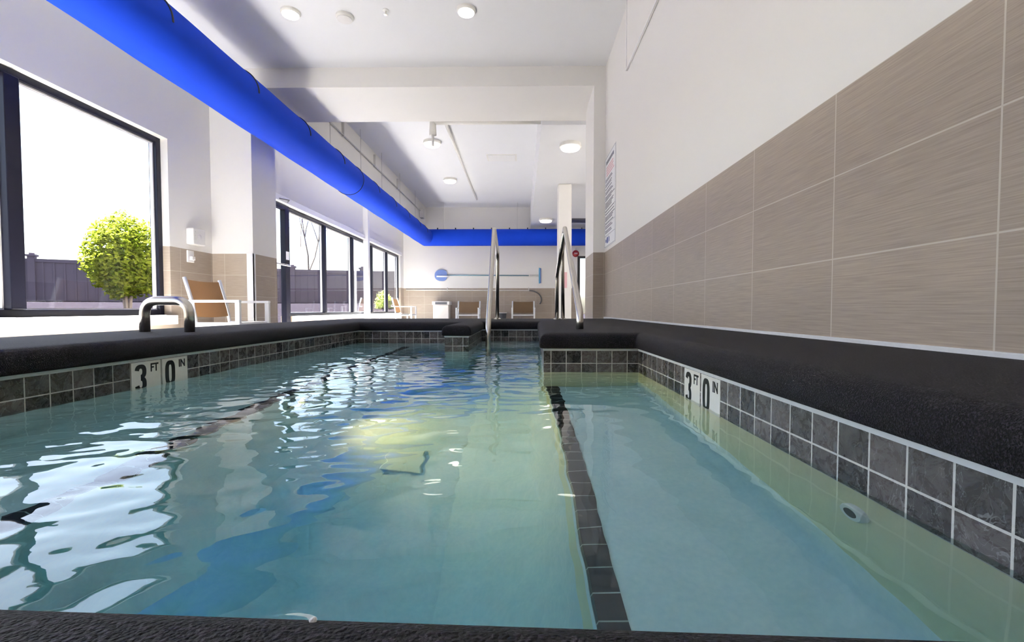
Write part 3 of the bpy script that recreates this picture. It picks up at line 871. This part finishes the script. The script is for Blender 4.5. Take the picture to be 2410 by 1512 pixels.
# bin
e = empty('waste_bin', (-2.98, 17.25, FLOOR), 'off-white waste bin with grey lid against the far wall', 'bin')
link('bin_body', B(-.29, .29, -.24, .24, 0, .72, bev=.02), M['binbody'], e)
link('bin_lid', B(-.32, .33, -.27, .27, .72, .86, bev=.02), M['grey'], e)
link('flap', B(-.2, .24, -.275, -.265, .74, .83, bev=.004), M['darkgrey'], e)
# small grey pail between the chairs
e = empty('pail', (-.72, 17.2, FLOOR), 'small dark grey pail between the two far wall chairs', 'pail')
link('pail_body', lathe(bmesh.new(), [(.13, 0), (.17, .42), (.18, .43), (.165, .43), (.13, .03)], 24), M['darkgrey'], e, angle=40)
link('pail_rim', lathe(bmesh.new(), [(.176, .415), (.186, .42), (.186, .44), (.176, .445)], 24), M['grey'], e, angle=40)

# ------------------------------------------------------------------ pool tools on the far wall
YW = YF-.03
e = empty('skimmer_pole', (-1.4, YW, H(1.30)), 'blue skimmer net and pole hung level on the far wall', 'skimmer'); L = Vector(e.location)
link('pole', tube(bmesh.new(), [Vector(p)-L for p in ((-3.1, YW, H(1.31)), (.28, YW, H(1.29)))], .025, 10), M['pole'], e, smooth=True)
b = bmesh.new(); fr_, bk_ = [], []
for k in range(28):
    t = 2*PI*k/28; c, s_ = math.cos(t), math.sin(t)
    nx_, nz_ = -3.06+math.copysign(abs(c)**.8, c)*.24-L.x, H(1.30)+math.copysign(abs(s_)**.8, s_)*.215*(1+.12*c)-L.z
    fr_.append(b.verts.new((nx_, -.026, nz_))); bk_.append(b.verts.new((nx_, -.006, nz_)))
c0, c1 = b.verts.new((-3.06-L.x, -.034, H(1.30)-L.z)), b.verts.new((-3.06-L.x, -.0, H(1.30)-L.z))
for k in range(28):
    q = (k+1) % 28; b.faces.new((fr_[k], fr_[q], c0)); b.faces.new((bk_[q], bk_[k], c1)); b.faces.new((fr_[q], fr_[k], bk_[k], bk_[q]))
bmesh.ops.recalc_face_normals(b, faces=b.faces[:]); link('net', b, M['netblue'], e)
link('handle_grip', tube(bmesh.new(), [Vector(p)-L for p in ((-3.22, YW-.05, H(1.26)), (-2.75, YW-.05, H(1.26)))], .03, 10), M['trim'], e, smooth=True)
e = empty('pool_brush', (.70, YW, H(1.29)), 'blue pool brush head upright on the far wall', 'brush'); L = Vector(e.location)
link('brush_back', B(-.04, .01, -.03, .02, -.30, .29, bev=.01), M['brushblue'], e)
link('bristles', B(.01, .05, -.028, .018, -.29, .28, bev=.005), M['netblue'], e)
link('socket', tube(bmesh.new(), [(-.38, 0, 0), (-.04, 0, 0)], .028, 10), M['grey'], e, smooth=True)
e = empty('rescue_hook', (-1.5, YW, H(.73)), 'long rescue pole ending in a curved hook on the far wall', 'hook'); L = Vector(e.location)
link('pole', tube(bmesh.new(), [Vector(p)-L for p in ((-4.4, YW, H(.745)), (.3, YW, H(.72)))], .022, 8), M['lampbody'], e, smooth=True)
pts = [Vector((.3, YW, H(.72)))-L] + [Vector((.30+.46*math.sin(t), YW, H(.72)-.34+.34*math.cos(t)))-L for t in [math.radians(a) for a in range(8, 121, 8)]]
link('hook', tube(bmesh.new(), pts, .022, 8), M['darkgrey'], e, smooth=True)
for x in (-2.82, .28): link('wall_clip', B(x-.015-L.x, x+.015-L.x, -.03, .026, -.03, .11), M['grey'], e)
e = empty('fire_alarm', (2.06, YF-.002, H(2.12)), 'round red fire alarm bell on the far wall right of the column', 'alarm')
link('bell', lathe(bmesh.new(), [(.13, 0), (.13, -.03), (.115, -.06), (.06, -.085), (.01, -.09)], 28, 'Y'), M['red'], e, angle=40)
text_mesh('lettering', 'FIRE', .07, M['signw'], e, (0, -.092, -.025), (PI/2, 0, 0), bold=.001)
link('stem', B(-.02, .02, -.03, 0, .12, .22), M['grey'], e)
e = empty('ceiling_grille', (2.2, 16.0, H(3.08)), 'dark linear air grille on the soffit right of the column', 'grille')
link('grille_frame', B(-.5, .9, -.3, .3, -.04, 0, bev=.006), M['darkgrey'], e)
# column
col = struct('trim_16', B(.90, 1.235, 11.4, 11.735, FLOOR, H(3.08), bev=.03, seg=3), M['paint'])
o = link('notice', B(1.045, 1.125, 11.394, 11.4, H(.53), H(.92)), M['signr']); tag(o, 'small pinkish printed notice on the white column', 'notice')
e = empty('stool', (2.05, 14.6, FLOOR), 'small pale stool on the floor right of the column', 'stool')
link('seat', B(-.2, .2, -.2, .2, .42, .47, bev=.01), M['binbody'], e)
for sx in (-1, 1):
    for sy in (-1, 1): link('leg', B(sx*.16-.02, sx*.16+.02, sy*.16-.02, sy*.16+.02, 0, .421, bev=.003), M['binbody'], e)

# ------------------------------------------------------------------ devices on the left wall
e = empty('emergency_phone', (XL, 6.28, H(.99)), 'white wall box above the tile beside the near window', 'wall box')
link('box_body', B(0, .10, -.12, .12, -.11, .11, bev=.012), M['offlens'], e)
bm = lathe(bmesh.new(), [(.035, .10), (.035, .106), (.02, .11)], 18, 'X')
link('dial', bm, M['grey'], e, angle=40)
for k in range(3): link('button', B(.1, .104, -.095, -.075, .05-k*.05, .07-k*.05), M['grey'], e)
e = empty('wall_outlet', (XL, 6.22, H(.72)), 'small pale outlet cover in the tile under the wall box', 'outlet')
link('cover', B(0, .02, -.06, .06, -.08, .08, bev=.005), M['trim'], e)
link('plug', B(.02, .06, -.03, .03, -.05, .0, bev=.006), M['offlens'], e)

# ------------------------------------------------------------------ outside
gp = bmesh.new()
path = [(-40, 10.6), (-23.5, 13.4), (-17.7, 16.5), (-14.6, 18.1), (-10.5, 21.1), (-7.6, 22.0), (-2, 22.8)]
near = [(-40, -12), (-4.72, -12), (-4.72, -12)]
v = [gp.verts.new((x, y, z)) for x, y, z in ((-60, -40, FLOOR-.05), (-4.70, -40, FLOOR-.05), (-4.70, 60, FLOOR-.05), (-60, 60, FLOOR-.05))]
gp.faces.new(v)
v = [gp.verts.new((x, y, z)) for x, y, z in ((-4.7, YF+.2, FLOOR-.05), (30, YF+.2, FLOOR-.05), (30, 60, FLOOR-.05), (-4.7, 60, FLOOR-.05))]
gp.faces.new(v)
bmesh.ops.recalc_face_normals(gp, faces=gp.faces[:])
g = link('ground', gp, M['gravel']); g['kind'] = 'structure'
ZG = H(.33)
b = bmesh.new(); rows = []
for (x, y) in path:
    d = Vector((x+3.5, y-6.0)).normalized()
    rows.append([b.verts.new((x-d.x*s, y-d.y*s, z)) for s, z in ((-3, ZG), (-.2, ZG), (1.2, H(.22)), (3.0, H(-.10)), (5.0, FLOOR-.05))])
for p, q in zip(rows, rows[1:]):
    for k in range(4): b.faces.new((p[k], p[k+1], q[k+1], q[k]))
bmesh.ops.recalc_face_normals(b, faces=b.faces[:])
g = link('gravel_bank', b, M['gravel'], smooth=True); g['kind'] = 'structure'
e = empty('garden_fence', (-12, 19, ZG), 'tall purple-brown board fence seen through the windows', 'fence'); L = Vector(e.location)
for (x0, y0), (x1, y1) in zip(path, path[1:]):
    d = Vector((x1-x0, y1-y0)); n_ = max(1, round(d.length/2.4)); u = d.normalized(); nr = Vector((u.y, -u.x))
    b = bmesh.new()
    def obox(s0, s1, t0, t1, z0, z1, b_):
        pts = [Vector((x0, y0))+u*s+nr*t for s, t in ((s0, t0), (s1, t0), (s1, t1), (s0, t1))]
        vs = [b_.verts.new((p.x-L.x, p.y-L.y, z-L.z)) for z in (z0, z1) for p in pts]
        for f in ((3,2,1,0), (4,5,6,7), (0,1,5,4), (1,2,6,5), (2,3,7,6), (3,0,4,7)): b_.faces.new([vs[i] for i in f])
    s = 0.0
    while s < d.length-.02:
        obox(s, min(s+.285, d.length), -.02, .02, ZG-.1, H(1.80), b); obox(s+.27, min(s+.32, d.length), .02, .045, ZG-.1, H(1.78), b); s += .30
    obox(0, d.length, -.05, .06, H(1.72), H(1.84), b)
    link('board_panel', b, M['fence'], e)
    for k in range(n_):
        b = bmesh.new(); s = d.length*k/n_; obox(s-.10, s+.10, -.10, .10, ZG-.1, H(1.92), b); obox(s-.14, s+.14, -.14, .14, H(1.92), H(1.99), b); obox(s-.06, s+.06, -.06, .06, H(1.99), H(2.05), b)
        link('fence_post', b, M['fence'], e)
def leaf_cloud(center, rad, nleaf, size, shape=lambda d: 1.0, seed=3):
    rnd = random.Random(seed); b = bmesh.new()
    C = Vector(center)
    for k in range(nleaf):
        d = Vector((rnd.gauss(0,1), rnd.gauss(0,1), rnd.gauss(0,1))).normalized()
        lump = 1+.16*noise.noise(d*2.6+Vector((seed, 0, 0)))+.10*noise.noise(d*6)
        t = rnd.random()**.28*lump*shape(d)
        p = C+Vector((d.x*rad[0], d.y*rad[1], d.z*rad[2]))*t
        a = Vector((rnd.gauss(0,1), rnd.gauss(0,1), rnd.gauss(0,.6))).normalized()
        w = a.cross(d+Vector((0,0,.6))).normalized()*size*rnd.uniform(.25, .45)
        ln_ = a*size*rnd.uniform(.6, 1.1)
        m_ = a.cross(w).normalized()*size*.12
        q = [p-ln_*.5, p+w*.8-ln_*.1+m_, p+ln_*.5, p-w*.8-ln_*.1+m_]
        vs = [b.verts.new(x) for x in q]
        b.faces.new(vs[:3]); b.faces.new((vs[0], vs[2], vs[3]))
    return b
bx, by = -9.62, 11.15
e = empty('round_bush', (bx, by, H(.0)), 'lime green rounded bush in front of the fence outside the near window', 'bush')
link('foliage', leaf_cloud((0, 0, 1.17), (.80, .80, 1.14), 8500, .12, lambda d: 1.0 if d.z > -.3 else 1.0-.30*(-d.z-.3)), M['leaf'], e)
bm = bmesh.new()
for a in range(5):
    t = a*1.256; tube(bm, [(0, 0, -.5), (.08*math.cos(t), .08*math.sin(t), .3), (.35*math.cos(t), .35*math.sin(t), 1.2)], [.04, .03, .012], 7)
link('stem', bm, M['bark'], e)
# bare sapling and garden plants outside the far glazing
e = empty('bare_tree', (-11.66, 25.2, FLOOR), 'thin bare tree behind the fence in the far windows', 'tree')
bm = bmesh.new(); rnd = random.Random(5)
def grow(p, d, l, r, dep):
    q = p+d*l; tube(bm, [p, (p+q)/2+Vector((rnd.gauss(0,.03), rnd.gauss(0,.03), 0))*l, q], [r, r*.85, r*.65], 6)
    if dep == 0: return
    for k in range(2 if dep < 3 else 3):
        nd_ = (d+Vector((rnd.gauss(0,.32), rnd.gauss(0,.32), rnd.uniform(-.02,.25)))).normalized(); grow(q, nd_, l*rnd.uniform(.55,.8), r*.62, dep-1)
grow(Vector((0,0,0)), Vector((0,0,1)), 2.6, .07, 4)
link('branches', bm, M['bark'], e)
for k, (x, y, s, lab) in enumerate(((-6.05, 20.2, .62, 'feathery olive shrub outside the far windows right of the thin white pillar'),)):
    e = empty('garden_shrub', (x, y, FLOOR-.05), lab, 'shrub')
    link('foliage', leaf_cloud((0, 0, s*1.2), (s*.6, s*.6, s*1.1), 1300, .12, seed=11+k), M['leaf2'], e)
    link('stem', tube(bmesh.new(), [(0,0,0), (.02,0,s), (0,.02,s*1.6)], [.03,.02,.01], 7), M['bark'], e)

# ------------------------------------------------------------------ light
wd = bpy.data.worlds.new('world'); sc.world = wd; wd.use_nodes = True
nt = wd.node_tree; nt.nodes.clear()
sky = nt.nodes.new('ShaderNodeTexSky'); sky.sky_type = 'NISHITA'; sky.sun_disc = False
sky.sun_elevation = math.radians(58); sky.sun_rotation = math.radians(285); sky.air_density = 1.0; sky.dust_density = 3.0
bg = nt.nodes.new('ShaderNodeBackground'); bg.inputs['Strength'].default_value = .40
wo = nt.nodes.new('ShaderNodeOutputWorld')
nt.links.new(sky.outputs[0], bg.inputs[0]); nt.links.new(bg.outputs[0], wo.inputs[0])
sun = bpy.data.lights.new('sun', 'SUN'); sun.energy = 84.0; sun.angle = math.radians(1.0); sun.color = (1, .98, .96)
so = bpy.data.objects.new('sun', sun); COL.objects.link(so)
d = Vector((math.cos(math.radians(69))*.97, -math.cos(math.radians(69))*.24, -math.sin(math.radians(69))))
so.rotation_euler = d.to_track_quat('-Z', 'Y').to_euler()
def portal(name, y0, y1, z0, z1):
    a = bpy.data.lights.new(name, 'AREA'); a.shape = 'RECTANGLE'; a.size = y1-y0; a.size_y = z1-z0
    a.cycles.is_portal = True
    o = bpy.data.objects.new(name, a); COL.objects.link(o); o.location = (XL-.21, (y0+y1)/2, (z0+z1)/2)
    o.rotation_euler = Matrix(((0, 0, -1), (1, 0, 0), (0, -1, 0))).to_euler()
portal('window_portal', W1A, W1B, S1, T1); portal('window_portal', D2A, W2B, S2, T2)
sc.view_settings.view_transform = 'Standard'; sc.view_settings.look = 'None'
sc.view_settings.exposure = 0.84; sc.view_settings.gamma = 1.0; sc.view_settings.use_curve_mapping = False
sc.cycles.max_bounces = 9; sc.cycles.diffuse_bounces = 4; sc.cycles.transmission_bounces = 6; sc.cycles.glossy_bounces = 4
sc.cycles.transparent_max_bounces = 12
sc.cycles.use_adaptive_sampling = True; sc.cycles.adaptive_threshold = .1
